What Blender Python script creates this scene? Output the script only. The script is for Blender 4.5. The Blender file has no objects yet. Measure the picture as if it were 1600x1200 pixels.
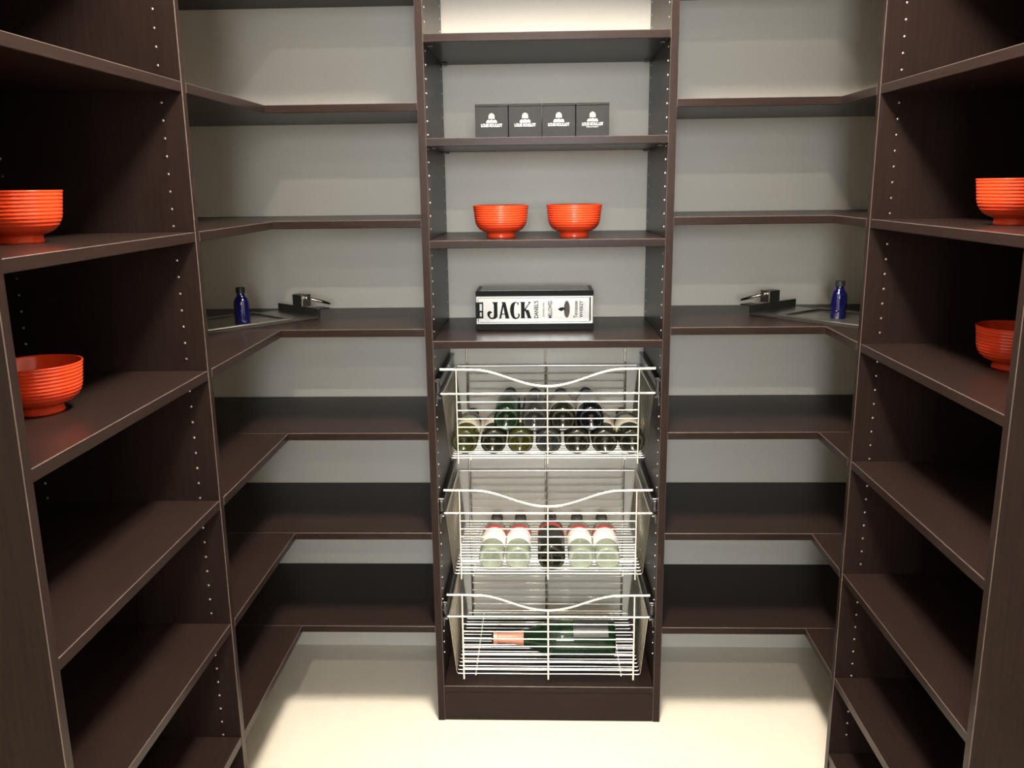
import bpy, bmesh, math
from mathutils import Vector, Matrix

# ------------------------------------------------------------------ camera, light, exposure
scn = bpy.context.scene
COL = scn.collection
pi = math.pi

CAM = Vector((-0.0128, -2.1337, 1.4466))
PITCH, YAW, ROLL = math.radians(12.9118), math.radians(-2.0506), math.radians(-0.7174)
F = Vector((math.sin(YAW)*math.cos(PITCH), math.cos(YAW)*math.cos(PITCH), -math.sin(PITCH)))
R = Vector((math.cos(YAW), -math.sin(YAW), 0.0))
U = R.cross(F)
R2 = R*math.cos(ROLL) + U*math.sin(ROLL)
U2 = U*math.cos(ROLL) - R*math.sin(ROLL)
cam_data = bpy.data.cameras.new('camera')
cam_data.sensor_width = 36.0
cam_data.lens = 1356.8 * 36.0 / 1600.0
cam_data.clip_start = 0.02
cam = bpy.data.objects.new('camera', cam_data)
COL.objects.link(cam)
M = Matrix((R2, U2, -F)).transposed().to_4x4()
M.translation = CAM
cam.matrix_world = M
scn.camera = cam

world = bpy.data.worlds.new('world')
scn.world = world
world.use_nodes = True
bg = world.node_tree.nodes['Background']
bg.inputs[0].default_value = (0.90, 0.95, 1.0, 1)
bg.inputs[1].default_value = 0.02

scn.view_settings.view_transform = 'Standard'
scn.view_settings.look = 'None'
scn.view_settings.gamma = 1.0
scn.view_settings.use_curve_mapping = False
scn.view_settings.exposure = 0.0

CEIL = 2.66                      # ceiling height
DOWNLIGHTS = [                   # x, y, watts
    (-0.05, -2.75, 32.0),
    (0.66, -3.90, 12.0),
    (-0.10, -3.90, 12.0),
]
LAMP_COLOR = (1.0, 0.89, 0.75)
CEILING_LAMP = (0.06, -0.86, 2.53, 0.13, 0.26, 0.05)   # x, y, z, half axes
LAMP_GLOW = 265.0
# added frontal fill light, placed at an invented window behind the camera
wl = bpy.data.lights.new('added_front_fill', 'AREA')
wl.shape = 'RECTANGLE'; wl.size = 1.5; wl.size_y = 1.05
wl.energy = 180.0; wl.color = (0.93, 0.97, 1.0)
wlo = bpy.data.objects.new('added_front_fill', wl)
COL.objects.link(wlo)
wlo.location = (0.0, -5.44, 1.80)
wlo.rotation_euler = (math.radians(90), 0, 0)

# ------------------------------------------------------------------ measured dimensions
T = 0.019                        # board thickness
H = 0.305                        # half width of the centre tower
YB = 0.4017                      # back wall
XL, XR = -0.6681, 0.6835         # front edges of the side shelving
WL, WR = XL - 0.40, XR + 0.40    # side walls
YL, YR = -0.4877, -0.2361        # far partitions of the side units (near face)
YLN, YRN = -1.0927, -0.8426      # near panels (inner face)
S = [1.7912, 1.5572, 1.3160, 1.0671]                        # tower shelves (top faces)
SB = 0.1054
C = [1.9460, 1.6381, 1.3668, 1.0983, 0.8287, 0.5548, 0.2853]  # corner and side shelves
TOP = 2.13

# ------------------------------------------------------------------ helpers
def link(o):
    COL.objects.link(o); return o

def tag(o, label=None, cat=None, group=None, kind=None):
    if label: o['label'] = label
    if cat: o['category'] = cat
    if group: o['group'] = group
    if kind: o['kind'] = kind
    return o

def empty(name, loc=(0, 0, 0), rz=0.0):
    o = bpy.data.objects.new(name, None)
    o.empty_display_size = 0.05
    link(o); o.location = loc; o.rotation_euler = (0, 0, rz)
    return o

def obj(name, me, mat=None, parent=None, loc=(0, 0, 0), world=False):
    if isinstance(me, bmesh.types.BMesh):
        m = bpy.data.meshes.new(name); me.to_mesh(m); me.free(); me = m
    o = bpy.data.objects.new(name, me); link(o)
    o.location = loc
    if mat is not None and not me.materials: me.materials.append(mat)
    if parent is not None:
        o.parent = parent
        if world:      # mesh given in world coordinates
            o.matrix_parent_inverse = Matrix.Translation(parent.location).inverted()
    return o

def smooth(o, ang=None):
    for p in o.data.polygons: p.use_smooth = True
    if ang is not None:
        o.data.set_sharp_from_angle(angle=math.radians(ang))
    return o

def box_bm(x0, x1, y0, y1, z0, z1, bevel=0.0, seg=1, bm=None):
    own = bm is None
    if own: bm = bmesh.new()
    r = bmesh.ops.create_cube(bm, size=1.0)
    vs = r['verts']
    for v in vs:
        v.co = Vector(((x0+x1)/2 + v.co.x*(x1-x0), (y0+y1)/2 + v.co.y*(y1-y0), (z0+z1)/2 + v.co.z*(z1-z0)))
    if bevel > 0:
        es = list({e for v in vs for e in v.link_edges})
        bmesh.ops.bevel(bm, geom=es, offset=bevel, segments=seg, affect='EDGES', profile=0.5)
    return bm

def prism_bm(pts, z0, z1, bevel=0.0):
    """vertical prism over an XY outline"""
    bm = bmesh.new()
    a = [bm.verts.new((x, y, z0)) for x, y in pts]
    b = [bm.verts.new((x, y, z1)) for x, y in pts]
    bm.faces.new(list(reversed(a))); bm.faces.new(b)
    n = len(pts)
    for i in range(n):
        bm.faces.new((a[i], a[(i+1) % n], b[(i+1) % n], b[i]))
    bmesh.ops.recalc_face_normals(bm, faces=bm.faces)
    if bevel > 0:
        bmesh.ops.bevel(bm, geom=list(bm.edges), offset=bevel, segments=1, affect='EDGES')
    return bm

def lathe_bm(profile, n=48, bm=None, close=True):
    """profile of (r, z) turned about Z"""
    if bm is None: bm = bmesh.new()
    rings = []
    for r, z in profile:
        if r < 1e-6:
            rings.append([bm.verts.new((0, 0, z))])
        else:
            rings.append([bm.verts.new((r*math.cos(2*pi*k/n), r*math.sin(2*pi*k/n), z)) for k in range(n)])
    for A, B in zip(rings, rings[1:]):
        for k in range(n):
            k2 = (k+1) % n
            if len(A) == 1 and len(B) == 1: continue
            if len(A) == 1: bm.faces.new((A[0], B[k2], B[k]))
            elif len(B) == 1: bm.faces.new((A[k], A[k2], B[0]))
            else: bm.faces.new((A[k], A[k2], B[k2], B[k]))
    bmesh.ops.recalc_face_normals(bm, faces=bm.faces)
    return bm

def tube_bm(pts, r, n=8, bm=None, closed=False):
    if bm is None: bm = bmesh.new()
    pts = [Vector(p) for p in pts]
    N = len(pts); rings = []; prev = None
    for i, p in enumerate(pts):
        if closed:
            t = (pts[(i+1) % N] - pts[i-1])
        else:
            t = pts[min(i+1, N-1)] - pts[max(i-1, 0)]
        t.normalize()
        if prev is None:
            a = Vector((0, 0, 1)) if abs(t.z) < 0.9 else Vector((1, 0, 0))
            u = t.cross(a).normalized()
        else:
            u = (prev - t*prev.dot(t)).normalized()
        prev = u
        v = t.cross(u)
        rings.append([bm.verts.new(p + (u*math.cos(2*pi*k/n) + v*math.sin(2*pi*k/n))*r) for k in range(n)])
    pairs = list(zip(rings, rings[1:])) + ([(rings[-1], rings[0])] if closed else [])
    for A, B in pairs:
        for k in range(n):
            bm.faces.new((A[k], A[(k+1) % n], B[(k+1) % n], B[k]))
    if not closed:
        bm.faces.new(list(reversed(rings[0]))); bm.faces.new(rings[-1])
    bmesh.ops.recalc_face_normals(bm, faces=bm.faces)
    return bm

# ------------------------------------------------------------------ materials
def new_mat(name):
    m = bpy.data.materials.new(name); m.use_nodes = True
    return m, m.node_tree, m.node_tree.nodes['Principled BSDF']

def plain(name, col, rough=0.5, metal=0.0, spec=0.5, noise=0.06, scale=60.0, coat=0.0, trans=0.0, ior=1.45, bump=0.0):
    m, nt, b = new_mat(name)
    b.inputs['Roughness'].default_value = rough
    b.inputs['Metallic'].default_value = metal
    b.inputs['Specular IOR Level'].default_value = spec
    b.inputs['Coat Weight'].default_value = coat
    b.inputs['Coat Roughness'].default_value = 0.08
    b.inputs['Transmission Weight'].default_value = trans
    b.inputs['IOR'].default_value = ior
    tc = nt.nodes.new('ShaderNodeTexCoord')
    nz = nt.nodes.new('ShaderNodeTexNoise')
    nz.inputs['Scale'].default_value = scale
    nz.inputs['Detail'].default_value = 3
    nt.links.new(tc.outputs['Object'], nz.inputs['Vector'])
    mx = nt.nodes.new('ShaderNodeMixRGB')
    mx.inputs[1].default_value = tuple(c*(1-noise) for c in col) + (1,)
    mx.inputs[2].default_value = tuple(min(1, c*(1+noise)) for c in col) + (1,)
    nt.links.new(nz.outputs['Fac'], mx.inputs[0])
    nt.links.new(mx.outputs[0], b.inputs['Base Color'])
    if bump > 0:
        bp = nt.nodes.new('ShaderNodeBump')
        bp.inputs['Strength'].default_value = bump
        bp.inputs['Distance'].default_value = 0.001
        nt.links.new(nz.outputs['Fac'], bp.inputs['Height'])
        nt.links.new(bp.outputs[0], b.inputs['Normal'])
    return m

def wood(name, axis):
    """dark chocolate melamine, fine grain along one world axis"""
    m, nt, b = new_mat(name)
    g = nt.nodes.new('ShaderNodeNewGeometry')
    mp = nt.nodes.new('ShaderNodeMapping')
    sc = [170.0, 170.0, 170.0]; sc[axis] = 6.0
    mp.inputs['Scale'].default_value = sc
    nt.links.new(g.outputs['Position'], mp.inputs['Vector'])
    nz = nt.nodes.new('ShaderNodeTexNoise')
    nz.inputs['Scale'].default_value = 1.6
    nz.inputs['Detail'].default_value = 5
    nz.inputs['Roughness'].default_value = 0.65
    nt.links.new(mp.outputs[0], nz.inputs['Vector'])
    cr = nt.nodes.new('ShaderNodeValToRGB')
    cr.color_ramp.elements[0].position = 0.30
    cr.color_ramp.elements[0].color = (0.0122, 0.0073, 0.0062, 1)
    cr.color_ramp.elements[1].position = 0.72
    cr.color_ramp.elements[1].color = (0.0200, 0.0126, 0.0110, 1)
    nt.links.new(nz.outputs['Fac'], cr.inputs[0])
    nt.links.new(cr.outputs[0], b.inputs['Base Color'])
    b.inputs['Roughness'].default_value = 0.30
    b.inputs['Specular IOR Level'].default_value = 0.5
    b.inputs['IOR'].default_value = 1.20
    bp = nt.nodes.new('ShaderNodeBump')
    bp.inputs['Strength'].default_value = 0.10
    bp.inputs['Distance'].default_value = 0.0006
    nt.links.new(nz.outputs['Fac'], bp.inputs['Height'])
    nt.links.new(bp.outputs[0], b.inputs['Normal'])
    return m

WX, WY, WZ = wood('dark_wood_x', 0), wood('dark_wood_y', 1), wood('dark_wood_z', 2)
M_EDGE = plain('pale_edge_line', (0.075, 0.056, 0.050), rough=0.35, noise=0.05)
M_WALL = plain('greige_wall_paint', (0.57, 0.545, 0.495), rough=0.75, spec=0.25, noise=0.025, scale=90, bump=0.12)
M_CEIL = plain('ceiling_paint', (0.75, 0.74, 0.70), rough=0.85, spec=0.2, noise=0.02)
M_FLOOR = plain('cream_floor', (0.74, 0.69, 0.595), rough=0.55, spec=0.3, noise=0.05, scale=35, bump=0.08)
M_ROOM = plain('room_paint', (0.66, 0.65, 0.62), rough=0.8, spec=0.2, noise=0.02)
M_TRIM = plain('white_trim', (0.8, 0.8, 0.78), rough=0.4, noise=0.01)
M_WIRE = plain('satin_nickel_wire', (0.90, 0.87, 0.80), rough=0.30, metal=1.0, noise=0.02)
M_CHROME = plain('chrome', (0.86, 0.84, 0.80), rough=0.14, metal=1.0, noise=0.02)
M_DKMETAL = plain('dark_slide_metal', (0.10, 0.10, 0.105), rough=0.25, metal=1.0, noise=0.08)
M_PIN = plain('nickel_pin', (0.88, 0.84, 0.78), rough=0.28, metal=1.0, noise=0.02)
M_RED = plain('orange_red_glaze', (0.66, 0.052, 0.015), rough=0.24, spec=0.35, noise=0.05, scale=20, coat=0.25)
M_BLACKBOX = plain('black_card', (0.020, 0.020, 0.021), rough=0.45, spec=0.14, noise=0.10, scale=30)
M_WHITEINK = plain('white_ink', (0.95, 0.95, 0.93), rough=0.45, noise=0.02)
M_GOLDINK = plain('gold_ink', (0.95, 0.82, 0.36), rough=0.4, noise=0.06)
M_TINBLACK = plain('black_tin', (0.006, 0.006, 0.006), rough=0.3, spec=0.08, noise=0.1)
M_TIN = plain('silver_tin', (0.40, 0.395, 0.385), rough=0.24, metal=1.0, noise=0.02)
M_INK = plain('black_ink', (0.008, 0.008, 0.008), rough=0.4, spec=0.1, noise=0.1)
M_GREYINK = plain('grey_ink', (0.10, 0.085, 0.078), rough=0.45, spec=0.15, noise=0.15, scale=200)
M_LTGREYINK = plain('pale_grey_ink', (0.42, 0.42, 0.44), rough=0.35, metal=0.5, noise=0.08)
M_PEWTER = plain('pewter_tray', (0.46, 0.45, 0.42), rough=0.33, metal=1.0, noise=0.20, scale=45)
M_DKPEWTER = plain('dark_pewter', (0.085, 0.082, 0.078), rough=0.35, metal=0.7, noise=0.15)
M_COBALT = plain('cobalt_glass', (0.003, 0.003, 0.034), rough=0.05, spec=0.6, noise=0.05, coat=0.6)
M_CAP = plain('black_cap', (0.013, 0.013, 0.012), rough=0.4, noise=0.1)
def glass(name, col, rough=0.02, trans=0.8):
    return plain(name, col, rough=rough, trans=trans, ior=1.48, noise=0.03, scale=15)
G_OLIVE = glass('olive_glass', (0.115, 0.120, 0.025))
G_DARK = glass('dark_glass', (0.045, 0.046, 0.022))
G_GREEN = glass('green_glass', (0.030, 0.085, 0.035))
G_GREY = glass('grey_glass', (0.10, 0.10, 0.088))
G_NAVY = glass('navy_glass', (0.012, 0.015, 0.024))
G_PALE = glass('pale_green_glass', (0.62, 0.70, 0.55), trans=0.6)
M_CREAM = plain('cream_label', (0.74, 0.68, 0.55), rough=0.6, noise=0.04)
M_WLABEL = plain('white_label', (0.88, 0.87, 0.84), rough=0.55, noise=0.02)
M_RLABEL = plain('red_label_band', (0.72, 0.10, 0.09), rough=0.5, noise=0.05)
M_PINKFOIL = plain('pink_foil', (0.72, 0.30, 0.21), rough=0.35, metal=0.35, noise=0.06)
M_BRNFOIL = plain('brown_foil', (0.075, 0.040, 0.032), rough=0.38, noise=0.1)
M_DKFOIL = plain('charcoal_foil', (0.035, 0.035, 0.036), rough=0.35, noise=0.1)
M_LENS, nt_, b_ = new_mat('lamp_lens')
b_.inputs['Emission Color'].default_value = LAMP_COLOR + (1,)
b_.inputs['Emission Strength'].default_value = 6.0

M_OPAL, nt_, b_ = new_mat('opal_glass_lit')
b_.inputs['Emission Color'].default_value = LAMP_COLOR + (1,)
b_.inputs['Emission Strength'].default_value = LAMP_GLOW

# ------------------------------------------------------------------ room shell
def struct(name, bm, mat, label=None):
    o = obj(name, bm, mat); o['kind'] = 'structure'
    if label: o['label'] = label
    return o

YD = -2.20          # wall with the doorway behind the camera
YF = -5.50          # far wall of the next room
RX = 2.4
struct('floor', box_bm(-RX, RX, YF, YB+0.1, -0.05, 0.0), M_FLOOR, 'smooth cream floor')
struct('ceiling', box_bm(-RX, RX, YF, YB+0.1, CEIL, CEIL+0.05), M_CEIL, 'white ceiling')
struct('wall_back', box_bm(WL-0.1, WR+0.1, YB, YB+0.1, 0.0, CEIL), M_WALL, 'greige painted back wall')
struct('wall_left', box_bm(WL-0.1, WL, YD-0.1, YB, 0.0, CEIL), M_WALL, 'greige painted left wall')
struct('wall_right', box_bm(WR, WR+0.1, YD-0.1, YB, 0.0, CEIL), M_WALL, 'greige painted right wall')
# unseen wall behind the camera; doorway narrowed to keep frontal light central
bm = box_bm(WL, -0.37, YD-0.1, YD, 0.0, CEIL)
box_bm(0.37, WR, YD-0.1, YD, 0.0, CEIL, bm=bm)
box_bm(-0.37, 0.37, YD-0.1, YD, 2.57, CEIL, bm=bm)
struct('wall_front', bm, M_WALL, 'greige wall behind the camera, doorway narrowed to shape the light')
bm = box_bm(-RX, -RX+0.05, YF, YD-0.1, 0.0, CEIL)
struct('wall_room_left', bm, M_ROOM, 'white wall of the next room')
struct('wall_room_right', box_bm(RX-0.05, RX, YF, YD-0.1, 0.0, CEIL), M_ROOM, 'white wall of the next room')
bm = box_bm(-RX, WL-0.1, YD-0.1, YD-0.05, 0.0, CEIL)
box_bm(WR+0.1, RX, YD-0.1, YD-0.05, 0.0, CEIL, bm=bm)
struct('wall_room_near', bm, M_ROOM, 'white wall of the next room')
bm = box_bm(-RX, -0.80, YF-0.05, YF, 0.0, CEIL)
box_bm(0.80, RX, YF-0.05, YF, 0.0, CEIL, bm=bm)
box_bm(-0.80, 0.80, YF-0.05, YF, 0.0, 1.20, bm=bm)
box_bm(-0.80, 0.80, YF-0.05, YF, 2.35, CEIL, bm=bm)
struct('wall_room_far', bm, M_ROOM, 'white wall with an opening for the added fill light')

def downlight(x, y, watts, label):
    root = empty('recessed_downlight', (x, y, CEIL))
    tag(root, label, 'lamp', 'recessed ceiling downlights')
    smooth(obj('trim_ring', lathe_bm([(0.056, -0.001), (0.060, -0.006), (0.082, -0.004), (0.086, 0.0), (0.056, 0.0), (0.056, -0.001)], 32), M_TRIM, root), 40)
    obj('lens', lathe_bm([(0.0, -0.001), (0.055, -0.001)], 32), M_LENS, root)
    la = bpy.data.lights.new('downlight_lamp', 'AREA')
    la.shape = 'DISK'; la.size = 0.11; la.energy = watts; la.color = LAMP_COLOR
    lo = bpy.data.objects.new('downlight_lamp', la); link(lo)
    lo.parent = root; lo.location = (0, 0, -0.010)
def ceiling_lamp(x, y, z, a, b, c):
    """oval opal glass lamp on a short stem; the glass itself gives the light"""
    root = empty('oval_ceiling_lamp', (x, y, CEIL))
    tag(root, 'oval opal glass ceiling lamp above the middle of the pantry', 'lamp')
    smooth(obj('canopy', lathe_bm([(0.0, -0.018), (0.045, -0.018), (0.055, -0.012), (0.058, 0.0)], 32), M_TRIM, root), 40)
    smooth(obj('stem', tube_bm([(0, 0, -0.018), (0, 0, z-CEIL+c*0.9)], 0.008, 12), M_TRIM, root), 40)
    bm = bmesh.new()
    bmesh.ops.create_uvsphere(bm, u_segments=24, v_segments=12, radius=1.0)
    for v in bm.verts: v.co = Vector((v.co.x*a, v.co.y*b, v.co.z*c))
    smooth(obj('glass_shade', bm, M_OPAL, root, (0, 0, z-CEIL)))
ceiling_lamp(*CEILING_LAMP)
for (x, y, w), lb in zip(DOWNLIGHTS, (
        'recessed ceiling downlight above the doorway end of the pantry',
        'recessed ceiling downlight in the next room, on the right',
        'recessed ceiling downlight in the next room, in line with the doorway')):
    downlight(x, y, w, lb)

# ------------------------------------------------------------------ shelf pin holes (tiny nickel cups, joined per panel)
def pins_bm(positions, normal):
    bm = bmesh.new()
    n = Vector(normal); a = Vector((0, 0, 1)); b = n.cross(a)
    for p in positions:
        p = Vector(p)
        prev = None
        for r, h in ((0.0026, -0.0005), (0.0025, 0.0006), (0.0015, 0.0012)):
            ring = [bm.verts.new(p + (a*math.sin(2*pi*k/8) + b*math.cos(2*pi*k/8))*r + n*h) for k in range(8)]
            if prev:
                for k in range(8):
                    bm.faces.new((prev[k], prev[(k+1) % 8], ring[(k+1) % 8], ring[k]))
            prev = ring
        bm.faces.new(prev)
    bmesh.ops.recalc_face_normals(bm, faces=bm.faces)
    return bm

def board(name, x0, x1, y0, y1, z0, z1, mat, root, label=None, front=None):
    """front: direction the edge-banded edge faces; its arrises show the pale core line"""
    bm = box_bm(x0, x1, y0, y1, z0, z1, bevel=0.0011)
    if front is not None:
        f_ = Vector(front)
        for fc in bm.faces:
            fc.normal_update()
            d_ = fc.normal.dot(f_)
            if 0.6 < d_ < 0.8 and fc.normal.z > -0.3: fc.material_index = 1
    o = obj(name, bm, mat, root, world=True)
    if front is not None: o.data.materials.append(M_EDGE)
    if label: o['label'] = label
    return o

def hole_heights(z0, z1, avoid=(), step=0.032, off=0.0):
    out = []; z = z0 + off
    while z < z1:
        if all(not (zz - T - 0.003 < z < zz + 0.003) for zz in avoid): out.append(z)
        z += step
    return out

# ------------------------------------------------------------------ centre tower
tower = empty('shelf_tower', (0, YB/2, 0))
tag(tower, 'narrow dark brown shelf tower in the centre with open shelves over wire baskets', 'shelving')
HI = H - T
board('side_panel', -H, -HI, 0, YB-0.001, 0, TOP, WZ, tower, front=(0, -1, 0))
board('side_panel', HI, H, 0, YB-0.001, 0, TOP, WZ, tower, front=(0, -1, 0))
for i, z in enumerate(S + [2.11]):
    sh = board('shelf', -HI, HI, 0.0015, YB-0.002, z-T, z, WX, tower, front=(0, -1, 0))
    if i < 3:
        for sx in (-1, 1):
            for y in (0.048, YB-0.045):
                bm = box_bm(sx*(HI-0.012) - 0.006, sx*(HI-0.012) + 0.006, y-0.005, y+0.005, z-T-0.005, z-T-0.0002, bevel=0.001)
                p = obj('shelf_pin', bm, M_CAP)
                p.parent = sh; p.matrix_parent_inverse = Matrix.Translation((0, -YB/2, 0)).inverted() @ Matrix.Identity(4)
                p.matrix_parent_inverse = (Matrix.Translation(tower.location) @ sh.matrix_parent_inverse).inverted()
board('shelf', -HI, HI, 0.0015, YB-0.002, SB-T, SB, WX, tower, front=(0, -1, 0))
board('toe_kick', -HI, HI, 0.0025, 0.0215, 0, SB-T, WX, tower)
hz = hole_heights(0.19, 2.05, S, off=0.0)
for sx in (-1, 1):
    ps = [(sx*HI, y, z) for z in hz for y in (0.034, YB-0.037)]
    o = obj('shelf_pin_holes', pins_bm(ps, (-sx, 0, 0)), M_PIN, tower, world=True); o['kind'] = 'stuff'
for x in (-0.237, -0.004, 0.232):
    smooth(obj('back_rod', tube_bm([(x, YB-0.008, SB), (x, YB-0.008, S[3]-T)], 0.0030, 8), M_CHROME, tower, world=True), 60)['label'] = 'chrome upright rod against the back wall'

# ------------------------------------------------------------------ side units and corner shelving
def side_unit(s, xf, xw, yfar, ynear, label):
    """s=-1 left, +1 right. yfar: near face of the far partition; ynear: inner face of the near panel"""
    root = empty('side_shelving', ((xf+xw)/2, (yfar+ynear)/2, 0))
    tag(root, label, 'shelving')
    x0, x1 = min(xf, xw), max(xf, xw)
    e = 0.001
    xa, xb = (x0+e, x1) if s < 0 else (x0, x1-e)
    board('partition_panel', xa, xb, yfar, yfar+T, 0, TOP, WZ, root, front=(-s, 0, 0))
    board('end_panel', xa, xb, ynear-T, ynear, 0, TOP, WZ, root, front=(-s, 0, 0))
    bx0, bx1 = (xw+e, xw+e+0.006) if s < 0 else (xw-e-0.006, xw-e)
    board('back_panel', bx0, bx1, ynear+0.0005, yfar-0.0005, 0, TOP, WZ, root)
    sx0, sx1 = (bx1, xf-0.0015) if s < 0 else (xf+0.0015, bx0)
    for z in C + [2.10]:
        board('shelf', sx0, sx1, ynear, yfar, z-T, z, WY, root, front=(-s, 0, 0))
    board('shelf', sx0, sx1, ynear, yfar, 0.06, 0.06+T, WY, root)
    tk = (xf-0.022, xf-0.003) if s < 0 else (xf+0.003, xf+0.022)
    board('toe_kick', tk[0], tk[1], ynear, yfar, 0, 0.06, WY, root)
    ps = [(x, yfar, z) for z in hole_heights(0.13, 2.06, C, off=0.0) for x in (xf + s*0.041, xw - s*0.043)]
    o = obj('shelf_pin_holes', pins_bm(ps, (0, -1, 0)), M_PIN, root, world=True); o['kind'] = 'stuff'
    return root

side_unit(-1, XL, WL, YL, YLN, 'dark brown open shelving along the left wall holding two orange bowls')
side_unit(1, XR, WR, YR, YRN, 'dark brown open shelving along the right wall holding two orange bowls')

def corner_unit(s, xf, xw, ypart, label):
    root = empty('corner_shelving', ((xf+xw)/2, YB/2, 0))
    tag(root, label, 'shelving')
    for z in C:
        # board along the back wall, from the side wall to the tower
        a, b = (xw+0.001, -H) if s < 0 else (H, xw-0.001)
        board('shelf', a, b, 0.001, YB-0.001, z-T, z, WX, root, front=(0, -1, 0))
        # return board along the side wall, butted against it
        a, b = (xw+0.001, xf) if s < 0 else (xf, xw-0.001)
        board('return_shelf', a, b, ypart+T, 0.001, z-T, z, WY, root, front=(-s, 0, 0))
    return root
corner_unit(-1, XL, WL, YL, 'dark brown L-shaped corner shelves between left shelving and centre tower')
corner_unit(1, XR, WR, YR, 'dark brown L-shaped corner shelves between right shelving and centre tower')

# ------------------------------------------------------------------ wire baskets
RW = 0.273      # half width at the top rail
BW = 0.252      # half width at the bottom
DEP = 0.350
UZ = -0.172     # bottom below the rail
def basket_parts():
    d = {}
    r = 0.0030
    d['rail'] = tube_bm([(-RW, 0, 0), (RW, 0, 0), (RW, DEP, 0), (-RW, DEP, 0)], r, 8, closed=False)
    # top rail as four straight rods so that corners stay crisp
    d['rail'].free()
    bm = tube_bm([(-RW, 0, 0), (RW, 0, 0)], r, 8)
    tube_bm([(-RW+0.01, DEP, 0), (RW-0.01, DEP, 0)], r, 8, bm=bm)
    tube_bm([(-RW+0.004, 0.002, 0), (-RW+0.004, DEP, 0)], r, 8, bm=bm)
    tube_bm([(RW-0.004, 0.002, 0), (RW-0.004, DEP, 0)], r, 8, bm=bm)
    d['rail'] = bm
    pts = []
    for i in range(61):
        x = -RW + 2*RW*i/60
        a = abs(x)
        if a > 0.195: z = 0.063 - 0.001*(0.195-a)/0.08
        else: z = 0.019 + (0.063-0.019)*(0.5 - 0.5*math.cos(pi*(a/0.195)))
        pts.append((x, 0, z))
    d['handle'] = tube_bm(pts, 0.0036, 8)
    d['front'] = tube_bm([(-0.234, 0, 0), (0.234, 0, 0)], 0.0016, 6)
    d['back'] = tube_bm([(-0.234, DEP, 0), (0.234, DEP, 0)], 0.0017, 6)
    d['up_side'] = tube_bm([(0, -0.0035, 0.062), (0, -0.0035, UZ-0.014)], 0.0025, 6)
    d['up_mid'] = tube_bm([(0, -0.0035, 0.019), (0, -0.0035, UZ-0.014)], 0.0025, 6)
    d['up_back'] = tube_bm([(0, DEP+0.003, 0.0), (0, DEP+0.003, UZ)], 0.0022, 6)
    rr = 0.006; pp = [(-RW+0.004, 0, 0)]
    for k in range(5):
        a = pi + (pi/2)*k/4
        pp.append((-BW+rr + rr*math.cos(a), 0, UZ+rr + rr*math.sin(a)))
    pp += [(-x, y, z) for x, y, z in reversed(pp)]
    d['u'] = tube_bm(pp, 0.0012, 6)
    d['runner'] = tube_bm([(0, 0.0, UZ-0.0034), (0, DEP, UZ-0.0034)], 0.0020, 6)
    out = {}
    for k, b in d.items():
        me = bpy.data.meshes.new('basket_'+k); b.to_mesh(me); b.free()
        me.materials.append(M_WIRE)
        for p in me.polygons: p.use_smooth = True
        me.set_sharp_from_angle(angle=math.radians(60))
        out[k] = me
    return out
BP = basket_parts()
def slide_bm(s):
    """C-channel runner seen on the tower panel"""
    x1 = s*HI; x0 = s*(HI-0.010)
    bm = box_bm(min(x0, x1), max(x0, x1), 0.012, DEP+0.02, -0.012, 0.030, bevel=0.002)
    box_bm(min(s*(HI-0.013), x1), max(s*(HI-0.013), x1), 0.012, DEP+0.02, 0.030, 0.036, bevel=0.0015, bm=bm)
    box_bm(min(s*(HI-0.013), x1), max(s*(HI-0.013), x1), 0.012, DEP+0.02, -0.018, -0.012, bevel=0.0015, bm=bm)
    return bm
def basket(z, label):
    root = empty('wire_basket', (0, 0.018, z))
    tag(root, label, 'basket', 'pull-out wire baskets in the centre tower')
    obj('top_rail', BP['rail'], parent=root)
    obj('handle_wire', BP['handle'], parent=root)['label'] = 'wavy chrome pull wire dipping in the middle'
    for k in range(7):
        obj('front_wire', BP['front'], parent=root, loc=(0, 0, -0.0222*(k+1)))
        obj('back_wire', BP['back'], parent=root, loc=(0, 0, -0.0235*(k+1)))
    obj('upright_wire', BP['up_side'], parent=root, loc=(-0.232, 0, 0))
    obj('upright_wire', BP['up_side'], parent=root, loc=(0.232, 0, 0))
    obj('upright_wire', BP['up_mid'], parent=root)
    for x in (-0.232, 0, 0.232):
        obj('runner_wire', BP['runner'], parent=root, loc=(x*0.86, 0, 0))
        obj('rear_upright_wire', BP['up_back'], parent=root, loc=(x, 0, 0))
    n = 19
    for k in range(n):
        obj('u_wire', BP['u'], parent=root, loc=(0, 0.001 + (DEP-0.002)*k/(n-1), 0))
    for s in (-1, 1):
        o = obj('slide_rail', slide_bm(s), M_DKMETAL, root)
        o['label'] = 'dark metal drawer slide on the tower side'
        # little triangular end clip
        bm = prism_bm([(0, 0), (0.006, 0), (0.002, 0.026), (0.0, 0.026)], 0, 0.002)
        for v in bm.verts:
            x, y, zz = v.co
            v.co = Vector((s*(HI-0.0015-x*0.9), 0.002+zz, -0.004-y))
        bmesh.ops.recalc_face_normals(bm, faces=bm.faces)
        obj('end_clip', bm, M_DKMETAL, root)
    return root
BZ = [0.928, 0.604, 0.306]
basket(BZ[0], 'top chrome wire basket filled with eleven dark wine bottles')
basket(BZ[1], 'middle chrome wire basket holding five bottles with white and red labels')
basket(BZ[2], 'bottom chrome wire basket holding one large green bottle lying sideways')

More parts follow.
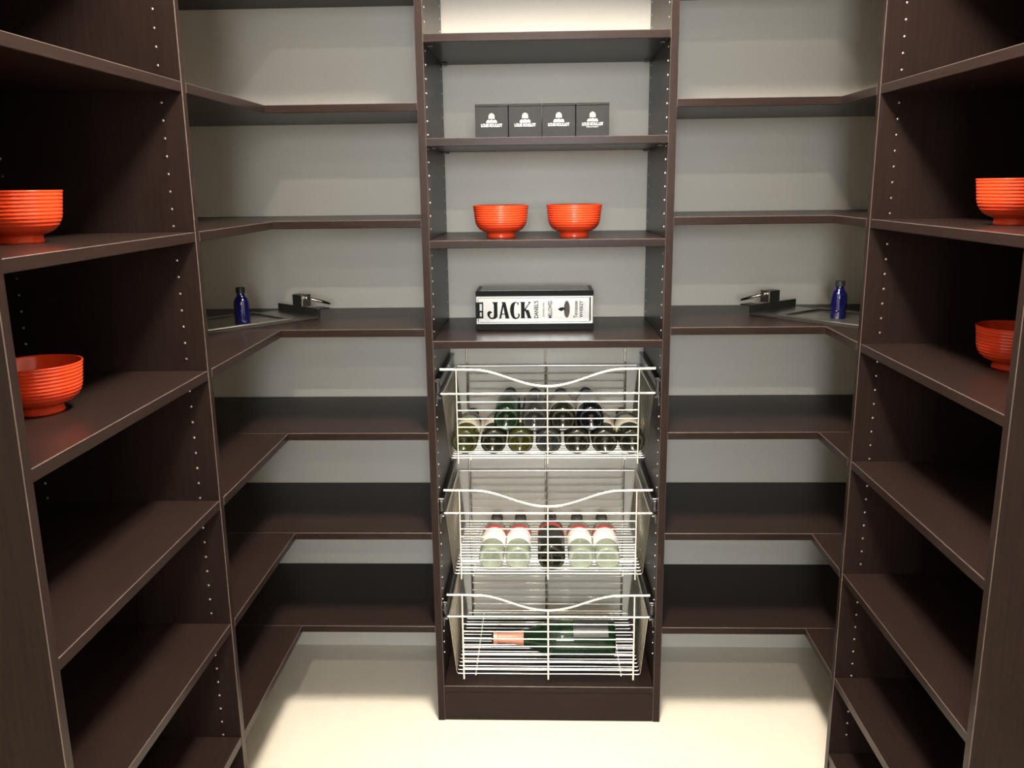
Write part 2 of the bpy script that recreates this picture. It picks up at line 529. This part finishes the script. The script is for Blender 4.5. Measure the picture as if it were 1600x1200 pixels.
# ------------------------------------------------------------------ bottles
def bottle_profile(r, L, neck=0.0145, kind='bordeaux'):
    """(radius, z) along the axis, base at z=0"""
    p = [(0.0, 0.018), (r*0.35, 0.014), (r*0.62, 0.004), (r*0.80, 0.0), (r*0.93, 0.0015), (r, 0.007)]
    if kind == 'bordeaux':
        p += [(r, L*0.60), (r*0.97, L*0.64), (r*0.84, L*0.68), (r*0.60, L*0.715), (neck*1.15, L*0.75), (neck, L*0.80), (neck*0.95, L*0.955), (neck*1.15, L*0.96), (neck*1.15, L*0.985), (neck*0.9, L), (0.0, L)]
    else:
        p += [(r, L*0.46), (r*0.96, L*0.52), (r*0.86, L*0.58), (r*0.70, L*0.64), (r*0.53, L*0.70), (r*0.40, L*0.76), (neck*1.1, L*0.84), (neck*0.95, L*0.95), (neck*1.2, L*0.955), (neck*1.2, L*0.985), (neck*0.9, L), (0.0, L)]
    return p
def wrap_bm(prof, z0, z1, off, a0=0.0, a1=2*pi, n=40, rr=None):
    """a sleeve following the profile between z0 and z1"""
    zs = [z0] + [z for r, z in prof[5:-2] if z0 < z < z1] + [z1]
    def rad(z):
        q = prof[5:]
        for (ra, za), (rb, zb) in zip(q, q[1:]):
            if za <= z <= zb: return ra + (rb-ra)*(z-za)/max(1e-6, zb-za)
        return q[-1][0]
    bm = bmesh.new(); rows = []
    full = abs(a1-a0-2*pi) < 1e-6
    m = n if full else n+1
    for z in zs:
        r = (rad(z) if rr is None else rr) + off
        rows.append([bm.verts.new((r*math.cos(a0+(a1-a0)*k/n), r*math.sin(a0+(a1-a0)*k/n), z)) for k in range(m)])
    for A, B in zip(rows, rows[1:]):
        for k in range(n):
            k2 = (k+1) % m
            bm.faces.new((A[k], A[k2], B[k2], B[k]))
    return bm
_cache = {}
def make_bottle(name, label, cat, group, loc, rot, r=0.034, L=0.300, kind='bordeaux', g=G_DARK, lab=M_CREAM, band=None, foil=M_DKFOIL, la=(-0.2, 1.2), lz=(0.24, 0.50), fz=0.80):
    root = empty(name, loc); root.rotation_mode = 'XYZ'; root.rotation_euler = rot
    tag(root, label, cat, group)
    prof = bottle_profile(r, L, kind=kind)
    key = (r, L, kind, g.name)
    if key not in _cache:
        bm = lathe_bm(prof, 40)
        me = bpy.data.meshes.new('bottle_glass'); bm.to_mesh(me); bm.free()
        me.materials.append(g)
        for p in me.polygons: p.use_smooth = True
        _cache[key] = me
    obj('glass_body', _cache[key], parent=root)
    if lab is not None:
        smooth(obj('paper_label', wrap_bm(prof, L*lz[0], L*lz[1], 0.0005, la[0]*pi, la[1]*pi), lab, root))
    if band is not None:
        smooth(obj('label_band', wrap_bm(prof, L*lz[1]+0.001, L*(lz[1]+0.075), 0.0006, la[0]*pi, la[1]*pi), band, root))
    bm = wrap_bm(prof, L*fz, L*0.985, 0.0008)
    ring = [v for v in bm.verts if v.co.z > L*0.984]
    ring.sort(key=lambda v: math.atan2(v.co.y, v.co.x))
    bm.faces.new(ring)
    smooth(obj('capsule', bm, foil, root), 40)
    return root

# top basket: seven below, four nested above; axis along +Y, base to the front
zb = BZ[0] + UZ + 0.002
LAYFLAT = (-pi/2, 0, 0)      # local z -> +Y, local y -> -Z ... label angles are set to face up
low = [(-0.217, G_OLIVE, M_CREAM, M_DKFOIL), (-0.142, G_DARK, M_CREAM, M_BRNFOIL), (-0.071, G_OLIVE, M_CREAM, M_DKFOIL), (0.003, G_GREY, None, M_DKFOIL), (0.078, G_DARK, None, M_BRNFOIL), (0.149, G_DARK, M_CREAM, M_DKFOIL), (0.219, G_DARK, M_CREAM, M_BRNFOIL)]
names = ['olive glass wine bottle at the left end of the bottom row in the top basket',
         'dark wine bottle second from left in the bottom row of the top basket',
         'olive glass wine bottle third from left in the bottom row of the top basket',
         'greyish wine bottle in the middle of the bottom row of the top basket',
         'dark wine bottle third from right in the bottom row of the top basket',
         'dark wine bottle second from right in the bottom row of the top basket',
         'dark wine bottle at the right end of the bottom row in the top basket']
rb = 0.0338
for (x, g, lb, fo), nm in zip(low, names):
    make_bottle('wine_bottle', nm, 'bottle', 'wine bottles in the top basket', (x, 0.040, zb+rb), LAYFLAT, r=rb, g=g, lab=lb, foil=fo, la=(-0.95, -0.05))
up = [(-0.1065, 0.0575, G_GREEN, None), (-0.034, 0.0555, G_GREY, None), (0.0405, 0.0550, G_DARK, M_CREAM), (0.1135, 0.0570, G_NAVY, M_WLABEL)]
names = ['green wine bottle, leftmost of the four stacked on top in the top basket',
         'pale grey glass wine bottle, second of the upper four in the top basket',
         'dark wine bottle with cream label, third of the upper four in the top basket',
         'navy black wine bottle with white label, rightmost of the upper four']
for (x, dz, g, lb), nm in zip(up, names):
    make_bottle('wine_bottle', nm, 'bottle', 'wine bottles in the top basket', (x, 0.050, zb+rb+dz+0.002), LAYFLAT, r=rb, g=g, lab=lb, la=(-0.95, -0.05), lz=(0.2, 0.52))

# middle basket
zb = BZ[1] + UZ + 0.002
mid = [(-0.152, G_PALE, M_WLABEL, 0.02, 'pale glass bottle with white label, leftmost in the middle basket'),
       (-0.080, G_PALE, M_WLABEL, 0.0, 'pale glass bottle with white label, second from left in the middle basket'),
       (0.010, G_DARK, None, 0.0, 'dark glass bottle with red band in the centre of the middle basket'),
       (0.089, G_PALE, M_WLABEL, 0.0, 'pale glass bottle with white label, second from right in the middle basket'),
       (0.160, G_PALE, M_WLABEL, 0.03, 'pale glass bottle with white label, rightmost in the middle basket')]
for x, g, lb, rz, nm in mid:
    big = lb is None
    make_bottle('spirit_bottle', nm, 'bottle', 'labelled bottles in the middle basket', (x, 0.030, zb+(0.037 if big else 0.034)), (-pi/2, 0, -0.3*rz), r=0.037 if big else 0.034, L=0.305,
                g=g, lab=M_CAP if big else lb, band=M_RLABEL, foil=M_BRNFOIL, la=(-0.95, -0.05), lz=(0.20, 0.46), fz=0.86)

# bottom basket: big bottle lying across, neck to the left
zb = BZ[2] + UZ + 0.002
o = make_bottle('champagne_bottle', 'large dark green sparkling wine bottle lying across the bottom basket, pink foil neck', 'bottle', None,
            (0.190, 0.120, zb+0.050), (0, -pi/2, 0), r=0.050, L=0.350, kind='champagne', g=G_GREEN, lab=M_DKFOIL, foil=M_PINKFOIL, la=(-0.32, 0.32), lz=(0.06, 0.34), fz=0.74)

# ------------------------------------------------------------------ red bowls
def bowl_mesh():
    prof = [(0.0, 0.004), (0.030, 0.003), (0.033, 0.0), (0.037, 0.0), (0.0375, 0.003), (0.0355, 0.010), (0.037, 0.0125)]
    base = [(0.037, 0.0125), (0.046, 0.0155), (0.054, 0.020), (0.0605, 0.027), (0.0645, 0.035), (0.0665, 0.042), (0.0705, 0.0775)]
    def rad(z):
        for (ra, za), (rb_, zb_) in zip(base, base[1:]):
            if za <= z <= zb_: return ra + (rb_-ra)*(z-za)/(zb_-za)
    prof += base[1:3]
    n = 80
    for i in range(n+1):
        z = 0.0215 + (0.0770-0.0215)*i/n
        fade = min(1.0, max(0.0, (z-0.024)/0.008))
        prof.append((rad(z) + 0.00042*fade*math.cos(2*pi*(z-0.0215)/0.0058), z))
    prof += [(0.0712, 0.0785), (0.0712, 0.0800), (0.0705, 0.0808), (0.0690, 0.0805), (0.0680, 0.078), (0.0645, 0.044), (0.060, 0.031), (0.052, 0.022), (0.042, 0.0175), (0.0, 0.016)]
    bm = lathe_bm(prof, 72)
    me = bpy.data.meshes.new('bowl_body'); bm.to_mesh(me); bm.free()
    me.materials.append(M_RED)
    for p in me.polygons: p.use_smooth = True
    return me
BM_ = bowl_mesh()
for loc, lb in [((-0.1165, 0.122, S[2]), 'orange-red ridged bowl, left of the two on the centre tower shelf'),
                ((0.0700, 0.119, S[2]), 'orange-red ridged bowl, right of the two on the centre tower shelf'),
                ((-0.834, -0.780, C[2]), 'orange-red ridged bowl on the upper left side shelf, cut by the frame'),
                ((-0.826, -0.797, C[3]), 'orange-red ridged bowl on the lower left side shelf behind the end panel'),
                ((0.826, -0.545, C[2]), 'orange-red ridged bowl on the upper right side shelf, cut by the frame'),
                ((0.874, -0.502, C[3]), 'orange-red ridged bowl on the lower right side shelf in shade')]:
    o = obj('bowl', BM_, None, None, loc)
    tag(o, lb, 'bowl', 'orange-red ridged bowls')

# ------------------------------------------------------------------ lettering helpers
def text_mesh(body, width, height, mat, name, depth=0.0002, bold=0.0):
    cu = bpy.data.curves.new(name, 'FONT')
    cu.body = body; cu.align_x = 'CENTER'; cu.align_y = 'CENTER'; cu.extrude = depth; cu.offset = bold
    tmp = bpy.data.objects.new(name, cu); link(tmp)
    bpy.context.view_layer.update()
    me = bpy.data.meshes.new_from_object(tmp.evaluated_get(bpy.context.evaluated_depsgraph_get()))
    bpy.data.objects.remove(tmp); bpy.data.curves.remove(cu)
    xs = [v.co.x for v in me.vertices]; ys = [v.co.y for v in me.vertices]
    cx, cy = (min(xs)+max(xs))/2, (min(ys)+max(ys))/2
    sx, sy = width/(max(xs)-min(xs)), height/(max(ys)-min(ys))
    for v in me.vertices:
        v.co.x = (v.co.x-cx)*sx; v.co.y = (v.co.y-cy)*sy
    me.materials.clear(); me.materials.append(mat)
    return me
def outline_mesh(splines, name, mat, depth=0.0002):
    cu = bpy.data.curves.new(name, 'CURVE'); cu.dimensions = '2D'; cu.fill_mode = 'BOTH'; cu.extrude = depth
    for pts in splines:
        sp = cu.splines.new('POLY'); sp.points.add(len(pts)-1); sp.use_cyclic_u = True
        for p, (x, y) in zip(sp.points, pts): p.co = (x, y, 0, 1)
    tmp = bpy.data.objects.new(name, cu); link(tmp)
    bpy.context.view_layer.update()
    me = bpy.data.meshes.new_from_object(tmp.evaluated_get(bpy.context.evaluated_depsgraph_get()))
    bpy.data.objects.remove(tmp); bpy.data.curves.remove(cu)
    me.materials.clear(); me.materials.append(mat)
    return me
FRONT = (pi/2, 0, 0)             # XY drawing -> faces the viewer (-Y)
def place_flat(name, me, parent, x, y, z, spin=0.0):
    o = obj(name, me, None, parent, (x, y, z))
    o.rotation_euler = (pi/2, -spin, 0)
    return o

# ------------------------------------------------------------------ four black gift boxes
text_me = text_mesh('LOUIS ROULLOT', 0.052, 0.0075, M_WHITEINK, 'brand_lettering', bold=0.012)
sub_me = text_mesh('PREMIUM SELECT', 0.030, 0.0020, M_WHITEINK, 'small_lettering')
dome = [(0.0072*math.cos(a), 0.0085*math.sin(a)) for a in [pi*k/16 for k in range(17)]] + [(-0.0072, -0.004), (0.0072, -0.004)]
dome_me = outline_mesh([dome], 'emblem_dome', M_GOLDINK)
foot_me = outline_mesh([[(-0.0135, -0.0045), (0.0135, -0.0045), (0.0120, 0.0005), (0.0085, 0.0025), (0.0045, 0.0010), (0.0, 0.0030), (-0.0045, 0.0010), (-0.0085, 0.0025), (-0.0120, 0.0005)]], 'emblem_base', M_WHITEINK, 0.0003)
bw = 0.0812
for k, (x, lb) in enumerate(zip((-0.1350, -0.0522, 0.0308, 0.1138), ('leftmost of four black gift boxes in a row on the tower shelf', 'second from left of four black gift boxes on the tower shelf', 'third from left of four black gift boxes on the tower shelf', 'rightmost of four black gift boxes in a row on the tower shelf'))):
    root = empty('gift_box', (x, 0.100, S[1])); tag(root, lb, 'box', 'black gift boxes in a row')
    obj('carton', box_bm(-bw/2, bw/2, 0, bw, 0, 0.0775, bevel=0.0008), M_BLACKBOX, root)
    obj('lid', box_bm(-bw/2-0.0004, bw/2+0.0004, -0.0004, bw+0.0004, 0.0778, 0.0838, bevel=0.0008), M_BLACKBOX, root)
    place_flat('emblem_dome', dome_me, root, 0.0, -0.0004, 0.0535)
    place_flat('emblem_base', foot_me, root, 0.0, -0.0004, 0.0440)
    place_flat('brand_lettering', text_me, root, 0.0, -0.0004, 0.0335)
    if k == 3: place_flat('small_lettering', sub_me, root, 0.0, -0.0004, 0.0265)

# ------------------------------------------------------------------ silver and black tin with big lettering
TX0, TX1, TY = -0.1890, 0.1240, 0.162
TZ = S[3]; TH = 0.1050
tin = empty('whiskey_tin', ((TX0+TX1)/2, TY, TZ))
tag(tin, 'black and silver metal gift tin with large black capitals on the lowest tower shelf', 'tin')
tw = (TX1-TX0)/2
PX = (TX1-TX0)/(927.3-743.0)          # metres per photo pixel on the face
def fx(px): return -tw + (px-743.0)*PX
def fz(py): return (518.3-py)*TH/(518.3-454.3)
zA, zB = fz(508.0), fz(462.0)
obj('base_tray', box_bm(-tw, tw, 0, 0.125, 0, zA, bevel=0.0012), M_TINBLACK, tin)
obj('lid', box_bm(-tw, tw, 0, 0.125, zB, TH, bevel=0.0012), M_TINBLACK, tin)
bodym = obj('silver_panel', box_bm(-tw+0.0008, tw-0.0008, 0.003, 0.1235, zA, zB, bevel=0.0004), M_TIN, tin)
# raised frame around the panel
bm = box_bm(-tw+0.0008, tw-0.0008, 0.0, 0.0035, zB-0.006, zB, bevel=0.0012)
box_bm(-tw+0.0008, tw-0.0008, 0.0, 0.0035, zA, zA+0.006, bevel=0.0012, bm=bm)
box_bm(-tw+0.0008, -tw+0.0068, 0.0, 0.0035, zA+0.006, zB-0.006, bevel=0.0012, bm=bm)
box_bm(tw-0.0110, tw-0.0008, 0.0, 0.0035, zA+0.006, zB-0.006, bevel=0.0012, bm=bm)
obj('raised_frame', bm, M_TIN, tin)
c1 = lambda x, y: (fx(740 + x/15.0), fz(445 + y/15.0))
c2 = lambda x, y: (fx(830 + x/15.0), fz(445 + y/15.0))
J = [(435,405),(565,405),(565,422),(553,436),(553,750),(540,785),(500,810),(430,825),(370,807),(325,755),(310,690),(322,648),(345,628),(372,621),(408,634),(432,664),(408,672),(386,682),(373,708),(378,752),(402,784),(438,788),(462,760),(468,700),(468,470),(455,434),(435,420)]
A_ = [(648,405),(737,405),(748,425),(826,785),(840,808),(732,808),(742,787),(727,712),(657,712),(641,785),(650,808),(578,808),(596,785),(672,432),(648,420)]
A_h = [(662,690),(722,690),(693,520)]
C_ = [(1050,405),(1050,502),(1036,482),(1018,435),(992,420),(965,448),(948,520),(942,620),(947,720),(962,770),(990,792),(1022,785),(1046,750),(1042,715),(1030,690),(1050,684),(1070,704),(1080,742),(1062,790),(1022,816),(970,825),(915,805),(875,740),(853,650),(850,560),(868,480),(905,428),(960,404),(1000,405),(1030,424)]
K_ = [(1092,405),(1207,405),(1207,420),(1195,432),(1195,575),(1296,432),(1275,420),(1275,405),(1338,405),(1338,420),(1316,437),(1222,588),(1248,602),(1290,602),(1332,750),(1347,792),(1368,808),(1238,808),(1264,790),(1216,645),(1195,622),(1195,785),(1210,808),(1092,808),(1108,785),(1108,432),(1092,420)]
def art(name, splines, mat, conv, y=0.0028):
    me = outline_mesh([[conv(*p) for p in s] for s in splines], name, mat)
    o = obj(name, me, None, tin, (0, y, 0)); o.rotation_euler = (pi/2, 0, 0)
    return o
for s in ([J], [A_, A_h], [C_], [K_]): art('large_letter', s, M_INK, c1)
art('grey_oval', [[(835+70*math.cos(2*pi*k/40), 592+208*math.sin(2*pi*k/40)) for k in range(40)]], M_GREYINK, c2)
art('black_drop', [[(625,592),(655,562),(700,546),(745,540),(772,556),(802,605),(785,618),(760,598),(735,628),(700,635),(660,618)]], M_INK, c2, 0.0024)
art('grey_bar', [[(1232,410),(1315,410),(1315,780),(1232,780)]], M_LTGREYINK, c2)
art('dark_seam', [[(1374,290),(1394,290),(1394,880),(1374,880)]], M_INK, c2, -0.0002)
for txt, xa, xb, ya, yb_, mt in [("DANIEL'S", 62, 165, 390, 797, M_INK), ('CHARCOAL', 268, 308, 420, 765, M_GREYINK), ('MELLOWED', 395, 490, 390, 797, M_INK), ('Tennessee', 995, 1090, 400, 800, M_GREYINK), ('WHISKEY', 1128, 1215, 395, 790, M_INK)]:
    w_ = (yb_-ya)/15.0*PX; h_ = (xb-xa)/15.0*PX
    me = text_mesh(txt, w_, h_, mt, 'side_lettering', bold=0.022)
    x_, z_ = c2((xa+xb)/2, (ya+yb_)/2)
    o = place_flat('side_lettering', me, tin, x_, 0.0028, z_, spin=pi/2)
# hinge on the left
x0, z0 = c1(45, 800); x1, z1 = c1(218, 405)
hg = obj('hinge', box_bm(x0-0.0005, x1, -0.0015, 0.0035, z0, z1, bevel=0.0008), M_INK, tin)
for (a, b, c_, d) in ((135, 440, 195, 610), (140, 650, 185, 750)):
    p, q = c1(a, d); p2, q2 = c1(c_, b)
    obj('hinge_leaf', box_bm(p, p2, -0.0022, -0.0010, q, q2, bevel=0.0004), M_LTGREYINK, hg)
# embossed lid top
obj('top_plate', box_bm(-tw+0.012, tw-0.012, 0.012, 0.113, TH, TH+0.0012, bevel=0.0005), M_PEWTER, tin)

# ------------------------------------------------------------------ pewter trays with clasp handle, blue bottles
def tray(P0, P1, mirror, label):
    """front edge from P0 (by the partition) to P1; the tray lies behind it; clasp at P1"""
    P0 = Vector(P0); P1 = Vector(P1)
    d = (P1-P0); Lx = d.length; ang = math.atan2(d.y, d.x)
    root = empty('serving_tray', (P0.x, P0.y, C[3]+0.0002), ang)
    tag(root, label, 'tray', 'pewter trays on the corner shelves')
    s = -1 if mirror else 1       # depth direction in local y
    Wd = 0.200
    def bb(x0, x1, y0, y1, z0, z1, bev, bm=None):
        ya, yb2 = sorted((s*y0, s*y1))
        return box_bm(x0, x1, ya, yb2, z0, z1, bevel=bev, seg=2, bm=bm)
    we = Lx - 0.085               # the well ends before the clasp end
    obj('tray_base', bb(0.0, Lx, 0.0, Wd, 0.0, 0.0042, 0.0012), M_DKPEWTER, root)
    obj('tray_floor', bb(0.002, Lx-0.004, 0.003, Wd-0.003, 0.0043, 0.0054, 0.0004), M_PEWTER, root)
    bm = bb(0.003, we, 0.0, 0.012, 0.0055, 0.0110, 0.0025)
    bb(0.003, we, Wd-0.012, Wd, 0.0055, 0.0110, 0.0025, bm)
    bb(we-0.012, we, 0.012, Wd-0.012, 0.0055, 0.0110, 0.0025, bm)
    obj('raised_rim', bm, M_PEWTER, root)
    obj('front_skirt', bb(0.003, we, -0.0012, -0.0001, 0.0, 0.0085, 0.0004), M_DKPEWTER, root)
    obj('end_lip', bb(-0.001, 0.0025, 0.0, Wd, 0.0055, 0.0240, 0.0008), M_PEWTER, root)
    obj('end_plate', bb(Lx-0.004, Lx, 0.0012, Wd, 0.0055, 0.0260, 0.0006), M_DKPEWTER, root)
    obj('bright_edge', bb(Lx-0.0045, Lx+0.0005, -0.0012, 0.0010, 0.0045, 0.0262, 0.0005), M_TIN, root)
    obj('end_ledge', bb(Lx+0.0002, Lx+0.034, 0.002, 0.045, 0.0228, 0.0260, 0.0008), M_DKPEWTER, root)
    blk = obj('clasp_block', bb(Lx-0.004, Lx+0.024, 0.080, 0.124, 0.0262, 0.0570, 0.0015), M_DKPEWTER, root)
    obj('clasp_face', bb(Lx-0.0036, Lx+0.026, 0.0770, 0.0798, 0.0255, 0.0585, 0.0010), M_WIRE, root)
    # flat ring handle hanging from the clasp face, drooping outward
    pts = []
    for k in range(28):
        a_ = 2*pi*k/28
        u_ = 0.033 + 0.033*math.cos(a_)
        w_ = 0.015*math.sin(a_)
        pts.append((Lx + 0.010 + u_*0.86, s*(0.070 - u_*0.30 + w_*0.90), 0.0490 - u_*0.27 + w_*0.10))
    smooth(obj('ring_handle', tube_bm(pts, 0.0042, 8, closed=True), M_CHROME, root))
    return root
tray((-0.836, -0.056), (-0.617, 0.195), False, 'dark pewter tray with clasp on the left corner shelf')
tray((0.775, -0.078), (0.545, 0.205), True, 'dark pewter tray with clasp on the right corner shelf')

def blue_bottle(loc, label):
    root = empty('blue_bottle', loc); tag(root, label, 'bottle', 'small cobalt bottles on the trays')
    r = 0.0200
    prof = [(0.0, 0.002), (r*0.8, 0.0), (r*0.95, 0.0012), (r, 0.005), (r, 0.054), (r*0.95, 0.061), (r*0.80, 0.068), (r*0.58, 0.073), (r*0.50, 0.077), (r*0.50, 0.084), (0.0, 0.084)]
    smooth(obj('glass_body', lathe_bm(prof, 40), M_COBALT, root), 50)
    cp = [(0.0, 0.0965), (0.0105, 0.0965), (0.0115, 0.0955), (0.0118, 0.083), (0.0095, 0.0815), (0.0, 0.0815)]
    bm = lathe_bm(cp, 32)
    for v in bm.verts:
        if 0.083 < v.co.z < 0.0958 and Vector((v.co.x, v.co.y)).length > 0.011:
            pass
    smooth(obj('screw_cap', bm, M_CAP, root), 40)
blue_bottle((-0.784, 0.062, C[3]+0.0053), 'small cobalt blue bottle with black cap on the left tray')
blue_bottle((0.744, 0.098, C[3]+0.0053), 'small cobalt blue bottle with black cap on the right tray')

# invented window frame around the added fill light
wr = box_bm(-0.80, 0.80, YF-0.03, YF, 1.20, 1.26, bevel=0.002)
box_bm(-0.80, 0.80, YF-0.03, YF, 2.29, 2.35, bevel=0.002, bm=wr)
box_bm(-0.80, -0.74, YF-0.03, YF, 1.26, 2.29, bevel=0.002, bm=wr)
box_bm(0.74, 0.80, YF-0.03, YF, 1.26, 2.29, bevel=0.002, bm=wr)
struct('added_window_frame', wr, M_TRIM, 'invented window frame around the added fill light')
